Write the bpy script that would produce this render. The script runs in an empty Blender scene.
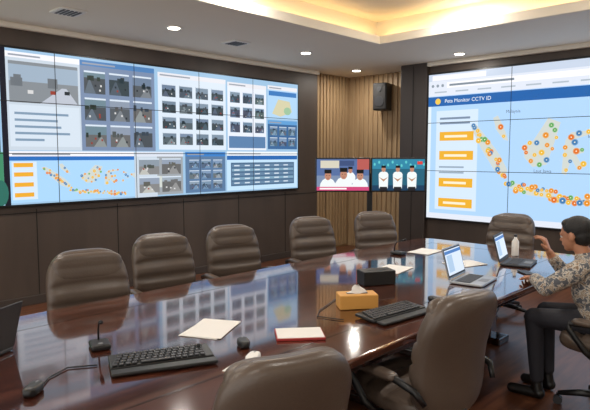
import bpy, bmesh, math, random
import numpy as np
from mathutils import Vector, Matrix
random.seed(7)
C=bpy.context
scene=C.scene
try: scene.view_settings.view_transform='Standard'
except Exception: pass
EYE=1.65
rad=math.radians
# ------------------------------------------------------------ materials
def s2l(c):
    c=c/255.0
    return c/12.92 if c<=0.04045 else ((c+0.055)/1.055)**2.4
def col(c): return (s2l(c[0]),s2l(c[1]),s2l(c[2]),1)
def mat(name,c,rough=.5,metal=0,em=None,es=0,coat=0,bump=0,bscale=60,spec=None,var=None,vscale=(5,5,5)):
    m=bpy.data.materials.new(name); m.use_nodes=True
    nt=m.node_tree; b=nt.nodes['Principled BSDF']
    b.inputs['Base Color'].default_value=col(c)
    b.inputs['Roughness'].default_value=rough
    b.inputs['Metallic'].default_value=metal
    if coat: b.inputs['Coat Weight'].default_value=coat; b.inputs['Coat Roughness'].default_value=.05
    if spec is not None: b.inputs['Specular IOR Level'].default_value=spec
    if em: b.inputs['Emission Color'].default_value=col(em); b.inputs['Emission Strength'].default_value=es
    if bump or var:
        tc=nt.nodes.new('ShaderNodeTexCoord')
    if bump:
        n=nt.nodes.new('ShaderNodeTexNoise'); n.inputs['Scale'].default_value=bscale; n.inputs['Detail'].default_value=4
        bp=nt.nodes.new('ShaderNodeBump'); bp.inputs['Strength'].default_value=bump; bp.inputs['Distance'].default_value=.01
        nt.links.new(tc.outputs['Object'],n.inputs['Vector']); nt.links.new(n.outputs['Fac'],bp.inputs['Height']); nt.links.new(bp.outputs['Normal'],b.inputs['Normal'])
    if var:
        mp=nt.nodes.new('ShaderNodeMapping'); mp.inputs['Scale'].default_value=vscale
        n2=nt.nodes.new('ShaderNodeTexNoise'); n2.inputs['Scale'].default_value=1; n2.inputs['Detail'].default_value=6
        n2.inputs['Distortion'].default_value=.4
        cr=nt.nodes.new('ShaderNodeValToRGB')
        cr.color_ramp.elements[0].position=.33; cr.color_ramp.elements[0].color=col(c)
        cr.color_ramp.elements[1].position=.68; cr.color_ramp.elements[1].color=col(var)
        nt.links.new(tc.outputs['Object'],mp.inputs['Vector']); nt.links.new(mp.outputs['Vector'],n2.inputs['Vector'])
        nt.links.new(n2.outputs['Fac'],cr.inputs['Fac']); nt.links.new(cr.outputs['Color'],b.inputs['Base Color'])
    return m
M={}
M['leather']=mat('leather_taupe',(88,75,66),.34,bump=.12,bscale=90)
M['leather_d']=mat('leather_piping',(70,58,50),.5)
M['black']=mat('black_plastic',(22,22,24),.4)
M['key']=mat('key_plastic',(48,48,52),.45)
M['chrome']=mat('dark_metal',(60,58,56),.3,.8)
M['wood']=mat('table_wood',(54,26,20),.1,coat=1.0,var=(94,52,38),vscale=(14,1.0,14))
M['wood_in']=mat('table_inlay',(38,16,12),.14,coat=.6)
M['wall_d']=mat('dark_laminate',(72,61,54),.5,var=(82,70,62),vscale=(3,3,.6))
M['wall_groove']=mat('groove',(25,22,20),.7)
M['gold']=mat('slat_wood',(160,132,98),.5,var=(180,152,116),vscale=(20,20,1.5))
M['column']=mat('column_laminate',(66,57,52),.5)
M['ceil']=mat('ceiling_paint',(242,235,220),.8)
M['ceil2']=mat('ceiling_tan',(176,150,112),.5)
M['floor']=mat('floor_wood',(78,44,30),.3,var=(112,70,48),vscale=(18,1.6,18))
M['cove']=mat('cove_led',(255,220,150),.5,em=(255,214,145),es=5)
M['lamp']=mat('downlight_glow',(255,250,235),.5,em=(255,246,225),es=10)
M['white']=mat('white_plastic',(235,233,228),.4)
M['paper']=mat('paper',(235,232,228),.7)
M['red']=mat('red_cover',(170,50,50),.5)
M['ochre']=mat('ochre_card',(214,156,78),.5)
M['grey']=mat('grey_plastic',(120,122,126),.4)
M['silver']=mat('silver_alu',(170,172,176),.35,.6)
M['grille']=mat('speaker_grille',(34,32,32),.6,bump=.5,bscale=200)
M['skin']=mat('skin',(176,122,92),.5)
M['hair']=mat('hair',(20,17,17),.55,bump=.4,bscale=150)
M['trouser']=mat('trousers',(38,38,46),.8)
M['shoe']=mat('shoe_leather',(20,18,18),.35)
M['lip']=mat('lips',(150,84,74),.5)
# batik
def batik():
    m=bpy.data.materials.new('batik_cloth'); m.use_nodes=True; nt=m.node_tree; b=nt.nodes['Principled BSDF']
    b.inputs['Roughness'].default_value=.85
    tc=nt.nodes.new('ShaderNodeTexCoord'); v=nt.nodes.new('ShaderNodeTexVoronoi'); v.inputs['Scale'].default_value=30
    n=nt.nodes.new('ShaderNodeTexNoise'); n.inputs['Scale'].default_value=26; n.inputs['Detail'].default_value=3;n.inputs['Distortion'].default_value=1.5
    cr=nt.nodes.new('ShaderNodeValToRGB'); e=cr.color_ramp
    e.interpolation='CONSTANT'
    e.elements[0].position=0; e.elements[0].color=col((96,84,76))
    e.elements[1].position=.40; e.elements[1].color=col((176,164,148))
    for p,c in ((.5,(132,108,88)),(.57,(190,182,170)),(.66,(92,94,100))):
        q=e.elements.new(p); q.color=col(c)
    mx=nt.nodes.new('ShaderNodeMath'); mx.operation='ADD'
    ms=nt.nodes.new('ShaderNodeMath'); ms.operation='MULTIPLY'; ms.inputs[1].default_value=.25
    nt.links.new(tc.outputs['Object'],v.inputs['Vector']); nt.links.new(tc.outputs['Object'],n.inputs['Vector'])
    nt.links.new(v.outputs['Distance'],ms.inputs[0]); nt.links.new(ms.outputs[0],mx.inputs[0]); nt.links.new(n.outputs['Fac'],mx.inputs[1])
    nt.links.new(mx.outputs[0],cr.inputs['Fac']); nt.links.new(cr.outputs['Color'],b.inputs['Base Color'])
    return m
M['batik']=batik()

# ------------------------------------------------------------ mesh builder
class MB:
    def __init__(s): s.v=[];s.f=[];s.m=[];s.sm=[];s.mats=[]
    def mi(s,k):
        if k not in s.mats: s.mats.append(k)
        return s.mats.index(k)
    def add(s,vs,fs,k,smooth=False):
        o=len(s.v); s.v+= [tuple(v) for v in vs]; i=s.mi(k)
        for f in fs: s.f.append(tuple(o+a for a in f)); s.m.append(i); s.sm.append(smooth)
    def bm(s,b,k,smooth=False,T=None):
        if T is not None: b.transform(T)
        b.verts.index_update()
        s.add([v.co[:] for v in b.verts],[[v.index for v in f.verts] for f in b.faces],k,smooth); b.free()
    def box(s,c,size,k,bev=0,T=None,R=None,seg=2):
        b=bmesh.new(); bmesh.ops.create_cube(b,size=1)
        bmesh.ops.scale(b,vec=size,verts=b.verts)
        if bev>0: bmesh.ops.bevel(b,geom=b.edges[:],offset=bev,segments=seg,affect='EDGES',profile=.5)
        X=Matrix.Translation(c)
        if R is not None: X=X@R
        if T is not None: X=T@X
        s.bm(b,k,False,X)
    def cyl(s,c,r,h,k,n=24,r2=None,T=None,R=None):
        b=bmesh.new(); bmesh.ops.create_cone(b,cap_ends=True,segments=n,radius1=r,radius2=r if r2 is None else r2,depth=h)
        X=Matrix.Translation(c)
        if R is not None: X=X@R
        if T is not None: X=T@X
        s.bm(b,k,False,X)
    def sph(s,c,r,k,T=None,n=16):
        b=bmesh.new(); bmesh.ops.create_uvsphere(b,u_segments=n,v_segments=n//2+2,radius=1)
        X=Matrix.Translation(c)@Matrix.Diagonal((*( r if hasattr(r,'__len__') else (r,r,r)),1))
        if T is not None: X=T@X
        s.bm(b,k,True,X)
    def tube(s,pts,rs,k,n=10,T=None,flat=1.0):
        P=[Vector(p) for p in pts]; vs=[];fs=[]
        if not hasattr(rs,'__len__'): rs=[rs]*len(P)
        up=Vector((0,0,1)); pn=None
        for i,p in enumerate(P):
            d=(P[min(i+1,len(P)-1)]-P[max(i-1,0)]).normalized()
            if pn is None:
                a=up if abs(d.z)<.9 else Vector((0,1,0)); nrm=d.cross(a).normalized()
            else: nrm=(pn-d*pn.dot(d)).normalized()
            pn=nrm; bi=d.cross(nrm)
            for j in range(n):
                t=2*math.pi*j/n; vs.append(p+(nrm*math.cos(t)+bi*math.sin(t)*flat)*rs[i])
        for i in range(len(P)-1):
            for j in range(n):
                a=i*n+j;b=i*n+(j+1)%n; fs.append((a,b,b+n,a+n))
        fs.append(tuple(range(n))[::-1]); fs.append(tuple((len(P)-1)*n+j for j in range(n)))
        if T is not None: vs=[T@v for v in vs]
        s.add(vs,fs,k,True)
    def pillow(s,w,h,tf,tb,k,T,seams=(),vseams=(),bend=0,lum=0,nu=22,nv=34,k2=.45,taper=0):
        def co(i,n): 
            x=-1+2*i/(n-1); return math.sin(x*math.pi/2)*.55+x*.45
        vs=[];fs=[];idx={}
        for side in (1,-1):
            for j in range(nv):
                for i in range(nu):
                    edge=i in(0,nu-1) or j in(0,nv-1)
                    if side==-1 and edge: idx[(side,i,j)]=idx[(1,i,j)];continue
                    u=co(i,nu);v=co(j,nv)
                    x=u*math.sqrt(1-k2*v*v*v*v/1.6);y=v*math.sqrt(1-k2*u*u*u*u/1.6)
                    th=max(0,(1-abs(u)**5))**.45*max(0,(1-abs(v)**7))**.45
                    if side==1:
                        for sv in seams: th*=1-.42*math.exp(-((v-sv)/.045)**2)
                        for su in vseams: th*=1-.3*math.exp(-((u-su)/.05)**2)
                    z=(tf if side==1 else -tb)*th
                    z+=bend*u*u+lum*math.cos(v*math.pi*.9)
                    xw=x*w/2*(1-taper*v)
                    idx[(side,i,j)]=len(vs); vs.append(T@Vector((xw,y*h/2,z)))
        for side in(1,-1):
            for j in range(nv-1):
                for i in range(nu-1):
                    q=[idx[(side,i,j)],idx[(side,i+1,j)],idx[(side,i+1,j+1)],idx[(side,i,j+1)]]
                    fs.append(q if side==1 else q[::-1])
        s.add(vs,fs,k,True)
    def mesh(s,name):
        me=bpy.data.meshes.new(name); me.from_pydata(s.v,[],s.f)
        for k in s.mats: me.materials.append(M[k])
        for p,i,sm in zip(me.polygons,s.m,s.sm): p.material_index=i;p.use_smooth=sm
        me.update(); return me
    def obj(s,name,parent=None,loc=(0,0,0),rz=0):
        o=bpy.data.objects.new(name,s.mesh(name)); C.collection.objects.link(o)
        o.location=loc;o.rotation_euler=(0,0,rz)
        if parent:o.parent=parent
        return o
def empty(name,loc=(0,0,0),rz=0):
    e=bpy.data.objects.new(name,None); C.collection.objects.link(e); e.location=loc; e.rotation_euler=(0,0,rz); e.empty_display_size=.1; return e
def RX(a): return Matrix.Rotation(a,4,'X')
def RY(a): return Matrix.Rotation(a,4,'Y')
def RZ(a): return Matrix.Rotation(a,4,'Z')
def Tr(*a): return Matrix.Translation(a)

# ------------------------------------------------------------ room shell
XL=-6.36; XR=2.6; YF=-2.2; YB=7.66; ZC=3.03
b=MB(); b.box(((XL-.3+XR)/2,(YF+8.3)/2,-.05),(XR-XL+.6,8.3-YF,.1),'floor'); b.obj('floor')
b=MB(); b.box((XL-.1,(YF+7.12)/2,1.55),(.2,7.12-YF,3.1),'wall_d')
for y in [y0 for y0 in np.arange(-1.2,7.0,.97)]:
    b.box((XL+.001,y+.77,.56),(.006,.008,1.0),'wall_groove')
b.box((XL+.001,(YF+7.12)/2,1.02),(.006,7.12-YF,.01),'wall_groove')
b.obj('wall_left')
b=MB(); b.box((XL+.012,(YF+7.12)/2,.05),(.024,7.12-YF,.1),'column',.004); b.obj('baseboard_left')
# alcove
b=MB()
b.box((XL-.16,7.62,1.55),(.1,1.0,3.1),'gold'); 
for i in range(11): b.box((XL-.1,7.16+i*.085,1.53),(.03,.05,3.0),'gold',.006)
b.box((-5.75,8.16,1.55),(1.5,.1,3.1),'gold')
for i in range(13): b.box((XL-.0+i*.1,8.1,1.53),(.06,.03,3.0),'gold',.006)
b.obj('wall_alcove')
b=MB(); b.box((-4.80,7.88,1.52),(.46,.6,3.04),'column',.01)
b.box((-4.80,7.578,1.5),(.008,.006,3.0),'wall_groove'); b.obj('wall_column')
b=MB(); b.box(((-4.6+XR)/2,YB+.1,1.55),(XR+4.6,.2,3.1),'wall_d'); b.obj('wall_back')
b=MB(); b.box((XR+.05,(YF+YB)/2,1.55),(.1,YB-YF+.3,3.1),'ceil'); b.obj('wall_right')
b=MB(); b.box(((-4.57+XR)/2,YB-.012,.05),(XR+4.57,.024,.1),'column',.004); b.obj('baseboard_back')
# ceiling
b=MB(); hx,hy=-4.18,5.82; sx=.16
b.box(((XL-.3+hx)/2,(YF+8.3)/2,ZC+.035),(hx-XL+.3,8.3-YF,.07),'ceil')
b.box(((hx+XR)/2,(hy+8.3)/2,ZC+.035),(XR-hx,8.3-hy,.07),'ceil')
ZU=3.32
b.box((hx-sx-.05,(YF+hy)/2,(ZC+ZU)/2+.06),(.1,hy-YF+.5,ZU-ZC+.1),'ceil')
b.box(((hx-sx+XR)/2,hy+sx+.05,(ZC+ZU)/2+.06),(XR-hx+sx,.1,ZU-ZC+.1),'ceil')
ix,iy=-3.6,5.15
b.box(((hx-sx+ix)/2,(YF+hy+sx)/2,ZU+.03),(ix-hx+sx,hy+sx-YF,.06),'ceil')
b.box(((ix+XR)/2,(iy+hy+sx)/2,ZU+.03),(XR-ix,hy+sx-iy,.06),'ceil')
b.box(((ix+XR)/2,(YF+iy)/2,ZU+.16),(XR-ix+.2,iy-YF+.2,.06),'ceil2')
b.box((ix-.02,(YF+iy)/2,ZU+.09),(.04,iy-YF,.12),'ceil')
b.box(((ix+XR)/2,iy+.02,ZU+.09),(XR-ix,.04,.12),'ceil')
b.obj('ceiling')
b=MB()
b.box((hx+.012,(YF+hy)/2,ZC+.02),(.024,hy-YF,.1),'ceil',.006)
b.box(((hx+XR)/2,hy-.012,ZC+.02),(XR-hx,.024,.1),'ceil',.006)
b.obj('trim_1')
b=MB(); b.box((XL+.03,(YF+7.12)/2,ZC-.03),(.06,7.12-YF,.06),'ceil',.012)
b.box(((-4.57+XR)/2,YB-.04,ZC-.03),(XR+4.57,.08,.06),'ceil',.012); b.obj('trim_2')
b=MB()
b.box((hx-.10,(YF+hy)/2,ZC+.085),(.03,hy-YF,.02),'cove')
b.box(((hx+XR)/2,hy+.10,ZC+.085),(XR-hx,.03,.02),'cove'); b.obj('cove_light_strip')

def area(name,loc,size,power,c=(1,.95,.87),rot=(0,0,0),shape='DISK',sy=None,parent=None):
    l=bpy.data.lights.new(name,'AREA'); l.shape=shape; l.size=size; l.energy=power; l.color=c
    if sy: l.size_y=sy
    o=bpy.data.objects.new(name,l); C.collection.objects.link(o); o.location=loc;o.rotation_euler=rot
    if parent:o.parent=parent
    return o
def downlight(x,y,z,p=16):
    e=empty('downlight',(x,y,z))
    b=MB(); b.cyl((0,0,-.006),.085,.012,'white',32); b.cyl((0,0,-.014),.062,.006,'lamp',32); b.obj('fitting',e)
    area('lamp',(0,0,-.03),.12,p,parent=e)
for y in(-.6,1.5,3.6,5.7): downlight(-5.3,y,ZC)
for x in(-3.84,-1.74,.4): downlight(x,7.2,ZC,10)
for x in(-3.03,-1.0,1.2): downlight(x,5.6,ZU)
for y in(3.5,1.4,-.6): downlight(-3.95,y,ZU)
for y in(3.8,1.6,-.6): downlight(-.9,y,ZU+.13,20)
downlight(-5.8,7.45,ZC,13)
for y in(2.5,4.6):
    b=MB(); b.box((0,0,-.008),(.26,.26,.016),'white',.004)
    for i in range(5): b.box((0,-.08+i*.04,-.018),(.2,.022,.006),'key')
    b.obj('ceiling_vent',None,(-5.45,y,ZC))

# ------------------------------------------------------------ display boards
def emat(c,es=1.12):
    k=('e',tuple(c),es)
    if k not in M:
        m=mat('display_%d_%d_%d'%tuple(c),(8,8,10),.4,em=c,es=es,spec=.2); M[k]=m
    return k
class Board:
    def __init__(s,name,origin,u,n,W,H,parent):
        s.O=Vector(origin);s.u=Vector(u).normalized();s.n=Vector(n).normalized();s.z=Vector((0,0,1));s.b=MB();s.name=name;s.p=parent;s.W=W;s.H=H
        s.R=Matrix((s.u,s.z,s.n)).transposed().to_4x4()
    def P(s,u,v,l): return s.O+s.u*u+s.z*v+s.n*(l*.0012)
    def poly(s,pts,c,l=1):
        pts=[(min(max(a,0),s.W),min(max(q,0),s.H)) for a,q in pts]
        s.b.add([s.P(a,q,l) for a,q in pts],[tuple(range(len(pts)))],emat(tuple(max(0,min(255,int(x)//6*6)) for x in c)) if isinstance(c,tuple) else c)
    def rect(s,u0,v0,u1,v1,c,l=1): s.poly([(u0,v0),(u1,v0),(u1,v1),(u0,v1)],c,l)
    def ell(s,cu,cv,ru,rv,c,l=2,n=14): s.poly([(cu+ru*math.cos(2*math.pi*i/n),cv+rv*math.sin(2*math.pi*i/n)) for i in range(n)],c,l)
    def text(s,t,u,v,size,c,l=4):
        cu=bpy.data.curves.new('text','FONT'); cu.body=t; cu.size=size; cu.materials.append(M[emat(c)])
        o=bpy.data.objects.new('screen_text',cu); C.collection.objects.link(o)
        X=Matrix.Translation(s.P(u,v,l))@s.R; o.matrix_world=X; o.parent=s.p
    def done(s): s.b.obj(s.name,s.p)
SUM=[(.02,.76),(.06,.77),(.14,.64),(.22,.5),(.27,.37),(.25,.3),(.19,.36),(.1,.55)]
JAV=[(.27,.27),(.35,.255),(.42,.22),(.55,.19),(.55,.145),(.4,.165),(.27,.23)]
KAL=[(.36,.58),(.42,.62),(.5,.8),(.57,.76),(.54,.6),(.5,.42),(.42,.4),(.37,.48)]
SUL=[(.6,.62),(.63,.68),(.73,.69),(.73,.66),(.64,.62),(.645,.56),(.7,.55),(.7,.52),(.66,.5),(.7,.4),(.67,.38),(.635,.47),(.61,.34),(.585,.35),(.59,.5)]
PAP=[(.84,.58),(.9,.6),(.97,.54),(1.2,.5),(1.25,.2),(1.1,.25),(.98,.32),(.9,.46)]
MAL=[(.17,.82),(.2,.84),(.25,.7),(.27,.62),(.24,.63),(.19,.72)]
def draw_map(B,u0,v0,w,h,ms,land=(206,214,208),nm=1.0):
    f=lambda p:(u0+p[0]*w,v0+p[1]*h)
    for S in(SUM,JAV,KAL,SUL,PAP,MAL): B.poly([f(p) for p in S],land,3)
    for x in(.585,.62,.67,.72,.79): 
        p=f((x,.15)); B.ell(p[0],p[1],.02*w,.013*h,land,3)
    for x,y in((.8,.6),(.82,.5),(.77,.42)):
        p=f((x,y)); B.ell(p[0],p[1],.014*w,.03*h,land,3)
    R=random.Random(3)
    cnt=[0]
    def mk(x,y,s=1,c=None):
        if c is None: c=R.choice([(232,140,34),(232,140,34),(222,112,30),(236,180,50),(236,180,50),(90,166,84),(60,120,176)])
        cnt[0]+=1; l=4+(cnt[0]%3)*1.2
        p=f((x,y)); B.ell(p[0],p[1],ms*s*1.3,ms*s*1.3,tuple(int(a*.5+110) for a in c),l,10); B.ell(p[0],p[1],ms*s,ms*s,c,l+.5,10)
        B.ell(p[0],p[1],ms*s*.3,ms*s*.25,(250,240,220),l+.9,6)
    n=int(46*nm)
    for i in range(n): 
        t=i/(n-1); mk(.27+t*.52+R.uniform(-.012,.012),.25-.11*math.sin(t*1.5)+R.uniform(-.035,.035),R.uniform(.6,1.25))
    n=int(26*nm)
    for i in range(n):
        t=i/(n-1); mk(.05+t*.21+R.uniform(-.02,.02),.74-t*.42+R.uniform(-.03,.03),R.uniform(.6,1.1))
    for x,y in((.38,.52),(.41,.45),(.46,.42),(.5,.46),(.53,.55),(.55,.64),(.44,.6),(.52,.74),(.47,.52),(.49,.66),(.4,.6),(.37,.56),(.54,.7),(.5,.58),(.43,.5),(.6,.5),(.61,.38),(.68,.4),(.66,.53),(.72,.68),(.63,.64),(.69,.54),(.63,.45),(.67,.67),(.65,.6),(.6,.56),(.7,.43),(.78,.62),(.82,.52),(.77,.43),(.8,.56),(.86,.56),(.92,.5),(.96,.42),(1.0,.45),(1.08,.38),(.24,.66),(.22,.74)):
        mk(x,y,R.uniform(.6,1.2))

# left video wall: z 1.12..2.76
vw=empty('video_wall',(0,0,0))
Y0=6.59-.97*7; W=.97*7; H=1.64; Z0=1.12
b=MB(); b.box((-6.335,Y0+W/2,Z0+H/2),(.06,W+.05,H+.05),'black',.006); b.obj('casing',vw)
B=Board('screen_content',(-6.303,Y0,Z0),(0,1,0),(1,0,0),W,H,vw)
U=lambda y:y-Y0
V=lambda z:z-Z0
B.rect(0,0,W,H,(160,192,226),0)
def window(u0,v0,u1,v1,bg,bar=(228,232,238),l=1,bh=.06):
    B.rect(u0,v0,u1,v1,bg,l); B.rect(u0,v1-bh,u1,v1,bar,l+1)
    B.rect(u0+.03,v1-bh*.7,u0+(u1-u0)*.45,v1-bh*.4,(150,158,170),l+2)
def thumbs(u0,v0,u1,v1,nx,ny,pal,l=3,g=.12,cap=True):
    dw=(u1-u0)/nx;dh=(v1-v0)/ny
    for i in range(nx):
        for j in range(ny):
            a=u0+dw*(i+g/2);c=v0+dh*(j+g/2);w=dw*(1-g);h=dh*(1-g)
            p=random.choice(pal);q=random.choice(pal); hz=random.uniform(.5,.72); vx=random.uniform(.2,.8)
            B.rect(a,c,a+w,c+h,tuple(x*.8+16 for x in p),l)
            B.rect(a,c+h*hz,a+w,c+h*.92,tuple(x*.5+84+i for x,i in zip(q,(0,12,28))),l+1)
            for k in range(3):
                bx=a+w*random.uniform(0,.75); B.rect(bx,c+h*(hz-.12),bx+w*random.uniform(.08,.22),c+h*(hz+random.uniform(.02,.16)),tuple(x*.75 for x in q),l+1.5)
            B.poly([(a+w*max(0,vx-.35),c),(a+w*min(1,vx+.3),c),(a+w*(vx+.05),c+h*(hz-.1)),(a+w*(vx-.02),c+h*(hz-.1))],tuple(x*1.15+18 for x in p),l+1.6)
            for k in range(3):
                bx=a+w*random.uniform(.15,.8); by=c+h*random.uniform(.08,.35); B.rect(bx,by,bx+w*.08,by+h*.09,random.choice([(210,210,214),(40,42,50),(150,60,50)]),l+2)
            if cap: B.rect(a,c+h*.92,a+w,c+h,(214,224,236),l+2.4)
PAL=[(70,80,90),(92,98,104),(54,64,76),(108,112,112),(78,94,106),(118,118,114),(58,74,66)]
window(0,V(1.14),U(2.12),V(2.74),(58,100,84)); thumbs(.1,V(1.75),U(2.1),V(2.62),5,2,PAL+[(150,110,70)])
B.rect(0,V(1.14),U(2.14),V(1.68),(70,140,104),3)
B.ell(U(1.9),V(1.4),.2,.12,(120,180,120),4); B.ell(U(2.1),V(1.25),.08,.14,(50,110,96),5)
B.rect(U(2.14),V(1.12),U(2.2),V(2.76),(24,28,36),4)
window(U(2.2),V(1.7),U(3.0),V(2.73),(200,212,226),(240,244,250)); 
thumbs(U(2.22),V(2.2),U(2.98),V(2.64),1,1,[(150,156,162)],g=.02,cap=False)
B.rect(U(2.22),V(1.74),U(2.98),V(2.18),(214,224,238),3)
for i in range(5): B.rect(U(2.27),V(1.8+i*.07),U(2.27+random.uniform(.3,.6)),V(1.825+i*.07),(130,150,176),4)
window(U(3.0),V(1.7),U(3.97),V(2.73),(120,142,170),(80,126,182)); thumbs(U(3.02),V(1.72),U(3.95),V(2.64),3,3,PAL,g=.16)
window(U(2.2),V(1.14),U(3.66),V(1.69),(170,214,248),(240,244,250))
B.rect(U(2.2),V(1.59),U(3.66),V(1.635),(44,110,186),3)
B.rect(U(2.22),V(1.17),U(2.48),V(1.58),(214,230,246),3)
for z in(1.52,1.42,1.31,1.2): B.rect(U(2.24),V(z),U(2.44),V(z+.045),(236,172,50),4)
draw_map(B,U(2.5),V(1.12),1.3,.52,.013,nm=.7)
B.rect(U(3.66),V(1.12),U(3.98),V(1.69),(200,212,226),9)
window(U(3.68),V(1.14),U(4.38),V(1.69),(156,162,168)); thumbs(U(3.70),V(1.16),U(4.36),V(1.62),2,2,[(130,130,126),(150,150,146),(110,112,110)],10)
B.rect(U(3.68),V(1.14),U(3.7),V(1.69),(200,212,226),10)
B.rect(U(3.68),V(1.63),U(4.38),V(1.69),(216,224,236),13)
window(U(4.02),V(1.72),U(5.12),V(2.70),(216,228,244)); thumbs(U(4.05),V(1.76),U(5.10),V(2.58),4,4,[(60,72,84),(76,90,100),(52,64,76),(92,102,108)],g=.22)
window(U(4.42),V(1.14),U(5.1),V(1.69),(90,120,158),(60,126,200)); thumbs(U(4.46),V(1.17),U(5.06),V(1.6),3,3,[(86,112,138),(76,96,116),(112,124,134)],g=.2)
window(U(5.15),V(1.72),U(5.9),V(2.68),(228,236,248)); thumbs(U(5.17),V(1.95),U(5.88),V(2.58),3,3,[(56,76,90),(84,100,106),(70,84,106)],g=.24)
B.rect(U(5.17),V(1.75),U(5.88),V(1.92),(90,126,168),3)
window(U(5.93),V(2.2),U(6.57),V(2.7),(176,212,244)); B.poly([(U(6.02),V(2.28)),(U(6.2),V(2.24)),(U(6.45),V(2.32)),(U(6.4),V(2.48)),(U(6.15),V(2.5))],(214,206,172),4);B.ell(U(6.35),V(2.33),.08,.06,(160,196,160),5)
B.rect(U(5.95),V(2.55),U(6.55),V(2.62),(60,120,190),4)
window(U(5.93),V(1.74),U(6.57),V(2.18),(60,106,154),(100,156,210)); thumbs(U(5.95),V(1.77),U(6.55),V(2.1),3,2,[(90,116,140),(70,92,116)],g=.2)
window(U(5.13),V(1.14),U(6.57),V(1.70),(196,224,248),(238,242,248))
B.rect(U(5.13),V(1.58),U(6.57),V(1.64),(42,106,176),3)
B.rect(U(5.2),V(1.2),U(6.5),V(1.54),(78,108,138),3)
for i in range(5):
    B.rect(U(5.22),V(1.225+i*.063),U(6.48),V(1.262+i*.063),(126,162,190) if i%2 else (102,134,164),4)
    for j in range(6): B.rect(U(5.26+j*.2),V(1.235+i*.063),U(5.36+j*.2),V(1.252+i*.063),(215,226,236),5)
for i in range(1,7): B.rect(i*.97-.004,0,i*.97+.004,H,'wall_groove',15)
for j in(1,2): B.rect(0,j*H/3-.004,W,j*H/3+.004,'wall_groove',15)
B.done()

# right video wall
vw2=empty('video_wall',(0,0,0))
X0=-4.54; H=2.14; PW=1.268; W=PW*5; Z0=.70
b=MB(); b.box((X0+W/2,7.636,Z0+H/2),(W+.06,.06,H+.06),'black',.006); b.obj('casing',vw2)
B=Board('screen_content',(X0,7.603,Z0),(1,0,0),(0,-1,0),W,H,vw2)
U=lambda x:x-X0
B.rect(0,0,W,H,(178,214,246),0)
B.rect(0,V(2.52),W,V(2.84),(226,232,242),1)
B.rect(0,V(2.74),W,V(2.84),(198,210,228),2); B.rect(.06,V(2.745),.9,V(2.82),(240,244,250),3)
B.rect(.3,V(2.63),3.6,V(2.71),(246,248,252),2); B.rect(.34,V(2.655),1.3,V(2.685),(130,140,155),3)
for i in range(9): B.rect(.1+i*.34,V(2.565),.30+i*.34,V(2.585),(176,186,200),3)
for i in range(3): B.ell(.07+i*.08,V(2.67),.022,.022,(140,150,165),3)
B.rect(0,V(2.37),W,V(2.51),(34,98,172),2)
B.ell(.16,V(2.44),.045,.045,(240,200,80),3); B.text('Peta Monitor CCTV ID',.27,V(2.415),.075,(235,242,250))
B.rect(0,V(.78),.05,V(2.37),(226,234,244),2)
B.rect(.14,V(.84),.80,V(2.30),(212,230,248),2)
for z,c in((1.86,0),(1.58,0),(1.18,0),(.88,0)):
    B.rect(.2,V(z),.74,V(z+.13),(236,176,52),4); B.rect(.28,V(z+.045),.64,V(z+.08),(250,238,205),5)
for z in(2.1,2.17): B.rect(.2,V(z),.68,V(z+.03),(120,140,165),4)
for z in(1.46,1.38): B.rect(.2,V(z),.6,V(z+.025),(150,168,190),4)
B.rect(0,0,W,V(.78),(222,230,240),2)
draw_map(B,U(-3.9),V(.85),2.25,1.6,.03)
for t,u,v in(('Indonesia',2.25,1.16),('Malaysia',1.2,1.52),('Laut Jawa',1.6,.72)): B.text(t,u,v,.06,(96,110,130),3.5)
for i in range(1,5): B.rect(i*PW-.004,0,i*PW+.004,H,'wall_groove',9)
for j in(1,2): B.rect(0,j*H/3-.004,W,j*H/3+.004,'wall_groove',9)
B.done()

# ------------------------------------------------------------ twin TVs on stand
tv=empty('tv_stand',(0,0,0))
u=Vector((.719,.695,0));n=Vector((.695,-.719,0)); Rt=Matrix((u,n*-1,Vector((0,0,1)))).transposed().to_4x4()
cx,cy=-4.55,6.17
T=Tr(cx,cy,0)@Rt
b=MB()
b.box((0,.06,.72),(.07,.05,1.36),'black',.008,T=T)
b.box((.0,.06,.05),(.1,.6,.04),'black',.008,T=T); b.box((0,.06,.06),(.75,.08,.04),'black',.008,T=T)
for x in(-.35,.35): b.cyl((x,.06,.022),.022,.03,'key',T=T,R=RY(rad(90)))
for y in(-.2,.32): b.cyl((0,y,.022),.022,.03,'key',T=T,R=RY(rad(90)))
b.box((0,.05,1.37),(1.2,.03,.06),'black',.006,T=T)
b.box((0,.0,.62),(.4,.3,.02),'black',.004,T=T)
b.box((.0,.03,.67),(.26,.18,.06),'key',.006,T=T)
for sx_ in(-1,1):
    b.box((sx_*.372,.0,1.385),(.735,.05,.46),'black',.008,T=T)
b.obj('frame',tv)
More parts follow.
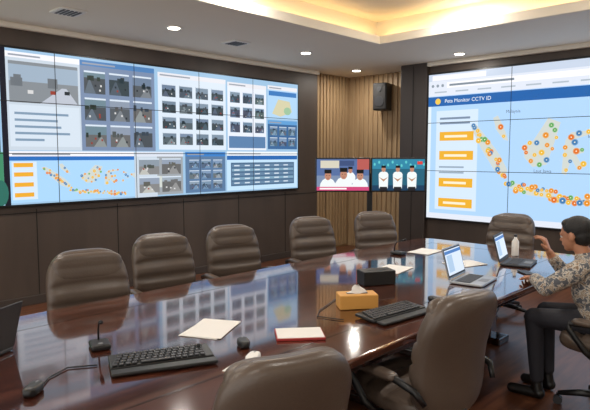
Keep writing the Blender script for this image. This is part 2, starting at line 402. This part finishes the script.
for k,sx_ in enumerate((-1,1)):
    o=T@Vector((sx_*.372-.35,-.0262,1.385-.21))
    B=Board('picture_%d'%(k+1),o,u,n,.70,.42,tv)
    if k==0:
        B.rect(0,0,.70,.42,(120,140,168),0); B.rect(0,.2,.70,.42,(84,112,156),1); B.rect(.05,.3,.3,.40,(214,206,190),2);B.rect(.54,.28,.70,.42,(180,90,86),2)
        B.rect(.3,.33,.5,.4,(60,80,120),2)
        for x,y,s in((.45,.25,.8),(.15,.17,1.3),(.36,.185,1.4),(.58,.17,1.3)):
            L=3 if s<1 else 5
            B.ell(x,y-.1*s,.085*s,.1*s,(238,240,242),L); B.ell(x,y+.02*s,.034*s,.045*s,(190,136,108),L+1)
            B.rect(x-.036*s,y+.045*s,x+.036*s,y+.085*s,(18,18,22),L+2)
            for e in(-1,1): B.ell(x+e*.013*s,y+.024*s,.005*s,.004*s,(30,24,24),L+2,8)
            B.rect(x-.012*s,y-.006*s,x+.012*s,y-.001*s,(150,80,74),L+2)
        B.rect(0,0,.70,.05,(206,76,120),9); B.rect(.04,.015,.4,.036,(250,240,245),10)
    else:
        B.rect(0,0,.70,.42,(36,96,124),0); B.rect(0,.29,.70,.42,(50,134,166),1)
        for i in range(12): B.ell(.03+i*.06,.35+.03*math.sin(i*2),.014,.02,(100,200,200),2)
        B.rect(0,0,.70,.07,(24,60,90),1)
        for x in(.15,.34,.53):
            B.poly([(x-.065,.22),(x+.065,.22),(x+.058,.03),(x-.058,.03)],(236,240,244),4)
            B.ell(x,.225,.06,.03,(236,240,244),4)
            B.rect(x-.05,0,x+.05,.05,(30,30,36),5)
            B.ell(x,.285,.028,.038,(190,136,108),5); B.rect(x-.03,.303,x+.03,.335,(15,15,18),6)
            B.poly([(x-.06,.18),(x+.0,.12),(x+.06,.18),(x,.15)],(180,132,104),6)
        B.rect(.6,.35,.67,.39,(220,70,60),3)
    B.done()

# speaker on wall
b=MB(); sp=Tr(-5.62,7.93,2.62)@RZ(rad(12))
b.box((0,0,0),(.25,.24,.45),'black',.02,T=sp); b.box((0,-.125,0),(.21,.012,.41),'grille',.004,T=sp)
b.cyl((0,-.134,-.08),.085,.01,'key',T=sp,R=RX(rad(90))); b.cyl((0,-.134,.12),.04,.01,'key',T=sp,R=RX(rad(90)))
b.box((0,.14,0),(.08,.12,.14),'chrome',.004,T=sp); b.obj('wall_speaker')

# ------------------------------------------------------------ conference table
tx0,tx1,ty0,ty1=-3.27,-1.5,.15,5.4
b=MB()
def slab(x0,x1,y0,y1,z0,z1,r,k,n=8,bev=.012):
    bb=bmesh.new(); pts=[]
    for cx_,cy_,a0 in((x1-r,y1-r,0),(x0+r,y1-r,90),(x0+r,y0+r,180),(x1-r,y0+r,270)):
        for i in range(n+1):
            a=rad(a0+90*i/n); pts.append((cx_+r*math.cos(a),cy_+r*math.sin(a)))
    f=bb.faces.new([bb.verts.new((x,y,z0)) for x,y in pts])
    ex=bmesh.ops.extrude_face_region(bb,geom=[f]); vs=[g for g in ex['geom'] if isinstance(g,bmesh.types.BMVert)]
    bmesh.ops.translate(bb,vec=(0,0,z1-z0),verts=vs)
    bmesh.ops.recalc_face_normals(bb,faces=bb.faces)
    ed=[e for e in bb.edges if abs(e.verts[0].co.z-e.verts[1].co.z)<1e-6]
    if bev: bmesh.ops.bevel(bb,geom=ed,offset=bev,segments=3,affect='EDGES',profile=.5)
    b.bm(bb,k)
slab(tx0,tx1,ty0,ty1,.705,.75,.18,'wood')
slab(tx0+.05,tx1-.05,ty0+.05,ty1-.05,.66,.706,.15,'wood_in',bev=.004)
for x in(tx0+.28,tx1-.28): b.box((x,(ty0+ty1)/2,.7495),(.012,ty1-ty0-.56,.002),'wood_in')
for y in(ty0+.28,ty1-.28): b.box(((tx0+tx1)/2,y,.7495),(tx1-tx0-.55,.012,.002),'wood_in')
for y in(.95,2.0,3.0,4.0,4.75):
    b.box((-2.385,y,.36),(.5,.12,.62),'wood',.01); b.box((-2.385,y,.03),(.7,.2,.06),'wood_in',.01)
b.box((-2.385,2.85,.40),(.04,3.9,.46),'wood',.004)
b.obj('conference_table')

# ------------------------------------------------------------ chairs
def make_chair():
    b=MB()
    for i in range(5):
        a=rad(72*i+18); R=RZ(a)
        b.tube([(.03,0,.115),(.18,0,.10),(.31,0,.075)],[.03,.024,.016],'black',8,T=R,flat=1.0)
        for s in(-1,1): b.cyl((.31,s*.014,.029),.029,.018,'key',16,T=R,R=RX(rad(90)))
        b.cyl((.31,0,.062),.01,.03,'chrome',10,T=R)
    b.cyl((0,0,.115),.05,.07,'black',20); b.cyl((0,0,.22),.032,.2,'black',20); b.cyl((0,0,.35),.02,.12,'chrome',16)
    b.box((0,0,.405),(.3,.22,.04),'black',.01)
    S=Tr(.02,0,.475)@RY(rad(-3))@Matrix(((0,1,0,0),(-1,0,0,0),(0,0,1,0),(0,0,0,1)))
    b.pillow(.53,.54,.07,.06,'leather',S,seams=(-.15,.45),k2=.5)
    Bk=Tr(-.29,0,.745)@RY(rad(-10))@Matrix(((0,0,1,0),(1,0,0,0),(0,1,0,0),(0,0,0,1)))
    b.pillow(.53,.64,.085,.05,'leather',Bk,seams=(-.5,-.1,.3),k2=.55,bend=.05,lum=.018,taper=.02)
    Hk=Tr(-.315,0,.945)@RY(rad(-10))@Matrix(((0,0,1,0),(1,0,0,0),(0,1,0,0),(0,0,0,1)))
    b.pillow(.46,.19,.085,.02,'leather',Hk,seams=(0,),k2=.6,bend=.04,nv=20)
    for s in(-1,1):
        b.tube([(.02,s*.14,.41),(.02,s*.27,.42),(.06,s*.305,.47),(.17,s*.31,.60),(.16,s*.31,.635),(.05,s*.31,.645),(-.14,s*.31,.65),(-.25,s*.3,.62),(-.285,s*.27,.56)],[.016,.018,.02,.018,.018,.018,.018,.018,.014],'black',8)
        A=Tr(0,s*.31,.655)@Matrix(((0,1,0,0),(-1,0,0,0),(0,0,1,0),(0,0,0,1)))
        b.pillow(.075,.30,.022,.018,'leather',A,nu=10,nv=14)
    b.box((-.23,0,.43),(.16,.07,.03),'black',.008,R=RY(rad(20)))
    return b.mesh('office_chair')
CH=make_chair()
def chair(x,y,deg,s=.97,name='office_chair'):
    o=bpy.data.objects.new(name,CH); C.collection.objects.link(o); o.location=(x,y,0); o.rotation_euler=(0,0,rad(deg)); o.scale=(s,s,s); return o
chair(-3.20,1.60,-12,.98)
chair(-3.58,2.41,-10)
chair(-3.61,3.13,-14)
chair(-3.57,4.11,-18)
chair(-3.44,4.96,-25)
chair(-2.49,5.64,-90)
chair(-1.52,1.37,160,.96)
chair(-1.50,2.43,172,.97)
pc=chair(-.98,3.92,178)

# ------------------------------------------------------------ things on the table
TZ=.7512
def keyboard(x,y,deg,name='keyboard'):
    b=MB(); b.box((0,0,.011),(.44,.15,.018),'black',.006,R=RX(rad(3)))
    for j in range(5):
        n=15
        for i in range(n):
            if j==0 and 4<=i<=8: continue
            b.box((-.2+.0265*i+(.008*j if i<14 else 0),-.055+.026*j,.022+.0013*j),(.022,.021,.007),'key',.002,seg=1)
    b.box((-.03,-.055,.022),(.13,.021,.007),'key',.002,seg=1)
    b.box((0,-.115,.008),(.44,.06,.014),'black',.006)
    return b.obj(name,None,(x,y,TZ+.004),rad(deg))
keyboard(-2.10,1.33,66)
keyboard(-1.79,2.64,84)
def paper(x,y,w,h,deg,n=3,name='paper_sheet'):
    b=MB()
    for i in range(n): b.box((random.uniform(-.01,.01),random.uniform(-.01,.01),.001+i*.0012),(w,h,.001),'paper',R=RZ(rad(random.uniform(-4,4))))
    return b.obj(name,None,(x,y,TZ),rad(deg))
paper(-2.3,1.76,.21,.30,30)
paper(-2.5,3.7,.21,.3,10); paper(-2.2,4.3,.21,.3,-20); paper(-2.75,4.6,.21,.3,5)
b=MB(); b.box((0,0,.006),(.17,.24,.012),'red',.002); b.box((0,0,.013),(.158,.23,.003),'paper'); b.obj('notebook',None,(-1.90,2.00,TZ),rad(-40))
def mouse(x,y,deg,k='black'):
    b=MB(); T=Tr(0,0,.014)
    b.pillow(.06,.105,.02,.013,k,T,nu=12,nv=16,k2=.9); b.box((0,.028,.033),(.006,.018,.006),'grey',.002)
    b.obj('computer_mouse',None,(x,y,TZ),rad(deg))
mouse(-1.98,1.70,60); mouse(-2.15,.8,40)
mouse(-1.74,3.04,80)
mouse(-1.80,1.60,30,'white')
paper(-1.79,1.49,.07,.10,20,2,'note_card')
# tissue boxes
def tbox(x,y,deg,k,w,d,h,name,tis=True):
    b=MB(); b.box((0,0,h/2),(w,d,h),k,.006); b.box((0,0,h+.0005),(w*.55,d*.3,.002),'black')
    if tis:
        vs=[];fs=[];N=14
        for j in range(5):
            for i in range(N):
                a=2*math.pi*i/N; r=(.05-.009*j)*(1+.3*math.sin(a*3+j)); vs.append((r*math.cos(a)*1.1,r*math.sin(a)*.35,h+.001+.011*j+.006*math.sin(a*2)*(j>0)))
        for j in range(4):
            for i in range(N): fs.append((j*N+i,j*N+(i+1)%N,(j+1)*N+(i+1)%N,(j+1)*N+i))
        b.add(vs,fs,'paper',True)
    b.obj(name,None,(x,y,TZ),rad(deg))
tbox(-2.02,2.62,52,'ochre',.23,.12,.085,'tissue_box')
tbox(-2.3,3.2,62,'black',.24,.13,.10,'tissue_box',False)
def mic(x,y,deg,name='gooseneck_microphone'):
    b=MB(); b.box((0,0,.014),(.09,.12,.026),'black',.01); b.cyl((0,-.03,.028),.012,.004,'grey')
    b.tube([(0,.04,.025),(0,.042,.07),(0,.015,.11),(0,-.04,.13)],[.005,.004,.004,.004],'black',8)
    b.tube([(0,-.03,.127),(0,-.05,.134),(0,-.08,.142)],[.008,.010,.009],'black',10)
    b.obj(name,None,(x,y,TZ),rad(deg))
mic(-2.45,1.22,70); mic(-2.85,4.3,90)
def laptop(x,y,deg,c=(214,226,242),open_=105,k='silver'):
    e=empty('laptop',(x,y,TZ),rad(deg)); b=MB()
    b.box((0,0,.010),(.34,.235,.016),k,.005); b.box((0,.03,.0185),(.30,.11,.002),'black',.0005)
    for j in range(4):
        for i in range(12): b.box((-.132+.024*i,-.01+.024*j,.0205),(.020,.019,.003),'key')
    b.box((0,-.075,.0185),(.1,.06,.001),'grey')
    L=Tr(0,.118,.018)@RX(rad(-(open_-90)))
    b.box((0,.0,.115),(.34,.008,.225),k,.004,T=L); b.box((0,-.0045,.118),(.325,.002,.20),'black',T=L)
    q=emat(c); b.box((0,-.006,.12),(.305,.001,.178),q,T=L)
    b.box((0,-.0068,.19),(.305,.0008,.022),emat((70,120,185)),T=L); b.box((-.08,-.0068,.11),(.1,.0008,.12),emat((170,196,222)),T=L)
    b.obj('body',e)
laptop(-1.84,3.74,98,k='silver'); laptop(-1.88,4.62,102,k='key')
laptop(-2.72,.72,-60,k='key')
# loose cables
b=MB(); b.tube([(-1.9,2.35,.7555),(-2.05,2.3,.7555),(-2.12,2.40,.7555),(-2.25,2.75,.7555),(-2.28,3.0,.7555)],.003,'black',6); b.obj('cable')
b=MB(); b.tube([(-2.24,1.1,.7555),(-2.3,1.0,.7555),(-2.25,.9,.7555),(-2.2,.86,.7555)],.003,'black',6); b.obj('cable')
b=MB(); b.box((0,0,.005),(.075,.15,.009),'black',.003); b.obj('smartphone',None,(-1.68,4.28,TZ),rad(50))
def bottle(x,y):
    b=MB(); b.tube([(0,0,0),(0,0,.01),(0,0,.13),(0,0,.16),(0,0,.175)],[.028,.031,.031,.013,.012],'white',16); b.cyl((0,0,.183),.014,.018,'key'); b.obj('water_bottle',None,(x,y,TZ))
bottle(-2.05,4.95)

# ------------------------------------------------------------ seated man (one continuous surface)
prims=[]
DZ=-.02
def dz(p): p=Vector(p); return Vector((p.x,p.y,p.z+(DZ if p.z>.5 else 0)))
def cap(a,b_,r1,r2,k,raw=False): prims.append(('c',Vector(a) if raw else dz(a),Vector(b_) if raw else dz(b_),r1,r2,k))
def ell(c,r,k,R=None,raw=False): prims.append(('e',Vector(c) if raw else dz(c),Vector(r),R if R is not None else Matrix.Identity(3),0,k))
PY=3.9
ell((-1.08,PY,.66),(.14,.18,.15),'batik'); ell((-1.13,PY,.80),(.135,.178,.16),'batik'); ell((-1.17,PY,.90),(.122,.19,.12),'batik')
cap((-1.18,PY-.155,.955),(-1.18,PY+.155,.955),.065,.065,'batik'); cap((-1.17,PY,.97),(-1.2,PY,1.0),.085,.062,'batik')
cap((-1.19,PY,1.0),(-1.235,PY,1.08),.05,.048,'skin')
# left arm (camera side)
cap((-1.19,PY-.195,.94),(-1.34,PY-.28,.83),.064,.054,'batik'); cap((-1.34,PY-.28,.83),(-1.47,PY-.10,.835),.052,.042,'batik'); cap((-1.47,PY-.10,.835),(-1.52,PY-.02,.825),.029,.026,'skin')
# right arm
cap((-1.19,PY+.195,.94),(-1.42,PY+.30,.83),.064,.052,'batik'); cap((-1.42,PY+.30,.83),(-1.47,PY+.22,.93),.050,.04,'batik'); cap((-1.47,PY+.22,.93),(-1.49,PY+.19,.98),.029,.026,'skin')
# legs
for s in(-1,1):
    cap((-1.06,PY+s*.09,.61),(-1.47,PY+s*.11,.58),.086,.062,'trouser'); cap((-1.47,PY+s*.11,.58),(-1.44,PY+s*.10,.15),.060,.045,'trouser')
    cap((-1.44,PY+s*.10,.12),(-1.43,PY+s*.10,.05),.036,.04,'shoe'); cap((-1.42,PY+s*.10,.04),(-1.60,PY+s*.115,.034),.038,.034,'shoe')
# hands
def hand(w,f,side,nrm,curl,sc=1.0):
    w=dz(w); f=Vector(f).normalized(); side=Vector(side); side=(side-f*side.dot(f)).normalized(); nrm=f.cross(side).normalized()*(1 if f.cross(side).dot(Vector(nrm))>0 else -1)
    L=[.066,.076,.07,.055]
    for i,o in enumerate((.030,.010,-.010,-.029)):
        k0=w+side*o*.6; k1=w+f*(.088-.004*abs(i-1))+side*o
        cap(k0,k1,.016,.0125,'skin',True)
        p=k1; seg=[.45,.32,.25]
        for j in range(3):
            a=curl*(j+1)*(1+.07*i); d=f*math.cos(a)+nrm*math.sin(a)
            q=p+d*L[i]*seg[j]+side*(o*.06); cap(p,q,.0095-.0008*j,.009-.0009*j,'skin',True); p=q
    t0=w+f*.025+side*.022; t1=t0+(f*.6+side*.8).normalized()*.04+nrm*.008; t2=t1+(f*.9+side*.3).normalized()*.03+nrm*.01
    cap(t0,t1,.014,.011,'skin',True); cap(t1,t2,.0105,.009,'skin',True)
hand((-1.53,PY+0.0,.822),(-.55,.8,-.16),(-.8,-.4,0),(0,0,-1),.2)
hand((-1.495,PY+.185,.99),(-.25,-.25,.9),(.2,-.9,0),(-.6,-.4,-.2),.5)
# head
hc=Vector((-1.262,PY,1.15+DZ)); 
HR=(Matrix.Rotation(rad(172),3,'Z')@Matrix.Rotation(rad(10),3,'Y'))
def hp(p): return hc+HR@Vector(p)
def he(c,r,k): ell(hp(c),r,k,HR,True)
he((-.005,0,.02),(.092,.073,.092),'skin'); he((.03,0,-.035),(.062,.056,.07),'skin'); he((.055,0,-.082),(.03,.032,.024),'skin')
he((.075,0,.012),(.018,.05,.02),'skin')
cap(hp((.084,0,.004)),hp((.101,0,-.026)),.007,.0105,'skin',True)
he((.085,0,-.056),(.013,.022,.009),'lip')
for s in(-1,1): he((-.008,s*.077,-.012),(.018,.010,.031),'skin')
he((-.02,0,.04),(.096,.081,.084),'hair'); he((-.045,0,-.01),(.063,.070,.07),'hair'); he((.03,0,.08),(.048,.06,.032),'hair')
def prim_mesh():
    b=bmesh.new()
    for p in prims:
        t=bmesh.new()
        if p[0]=='e':
            bmesh.ops.create_icosphere(t,subdivisions=4,radius=1)
            X=Matrix.Translation(p[1])@p[3].to_4x4()@Matrix.Diagonal((*p[2],1)); t.transform(X)
        else:
            a,c,r1,r2=p[1:5]; bmesh.ops.create_uvsphere(t,u_segments=20,v_segments=14,radius=1)
            d=c-a; q=Vector((0,0,1)).rotation_difference(d.normalized()).to_matrix()
            for v in t.verts:
                z=v.co.z
                v.co = (a+q@(v.co*r1)) if z<-.001 else ((c+q@(v.co*r2)) if z>.001 else a+q@(v.co*r1))
        me=bpy.data.meshes.new('t'); t.to_mesh(me); t.free(); b.from_mesh(me); bpy.data.meshes.remove(me)
    me=bpy.data.meshes.new('man_src'); b.to_mesh(me); b.free(); return me
src=bpy.data.objects.new('man_src',prim_mesh()); C.collection.objects.link(src)
r=src.modifiers.new('r','REMESH'); r.mode='VOXEL'; r.voxel_size=.0052
sm=src.modifiers.new('s','SMOOTH'); sm.factor=.5; sm.iterations=3
dg=C.evaluated_depsgraph_get(); me=bpy.data.meshes.new_from_object(src.evaluated_get(dg)); me.name='seated_man'
bpy.data.objects.remove(src)
man=bpy.data.objects.new('seated_man',me); C.collection.objects.link(man)
man.location=(.035,.02,0)
keys=['batik','skin','trouser','shoe','hair','lip']
me.materials.clear()
for k in keys: me.materials.append(M[k])
N=len(me.polygons); cen=np.zeros(N*3); me.polygons.foreach_get('center',cen); cen=cen.reshape(-1,3)
best=np.full(N,1e9); idx=np.zeros(N,dtype=np.int32)
for p in prims:
    if p[0]=='e':
        Rm=np.array(p[3]); q=(cen-np.array(p[1]))@Rm; rr=np.array(p[2]); k0=np.linalg.norm(q/rr,axis=1); k1=np.linalg.norm(q/(rr*rr),axis=1)+1e-9; d=k0*(k0-1)/k1
    else:
        a=np.array(p[1]);c=np.array(p[2]);ab=c-a; t=np.clip(((cen-a)@ab)/(ab@ab),0,1); d=np.linalg.norm(cen-(a+t[:,None]*ab),axis=1)-(p[3]+(p[4]-p[3])*t)
    m_=d<best; best[m_]=d[m_]; idx[m_]=keys.index(p[5])
me.polygons.foreach_set('material_index',idx); me.polygons.foreach_set('use_smooth',np.ones(N,dtype=bool)); me.update()
b=MB()
for s in(-1,1):
    b.sph(hp((.0765,s*.028,-.003)),.0105,'white'); b.sph(hp((.0845,s*.028,-.003)),.0048,'black')
    b.tube([hp((.086,s*.042,.020)),hp((.092,s*.029,.024)),hp((.091,s*.014,.020))],[.002,.0035,.0025],'hair',6)
eo=b.obj('eyes',man)

# ------------------------------------------------------------ world + camera
w=bpy.data.worlds.new('World'); scene.world=w; w.use_nodes=True
w.node_tree.nodes['Background'].inputs[0].default_value=(.95,.92,.87,1); w.node_tree.nodes['Background'].inputs[1].default_value=1.6
cd=bpy.data.cameras.new('Camera'); cam=bpy.data.objects.new('Camera',cd); C.collection.objects.link(cam)
cam.location=(0,0,EYE); cam.rotation_euler=(rad(90-5.06),0,rad(44)); cd.sensor_width=36; cd.lens=36*565/590; cd.clip_start=.05
scene.camera=cam
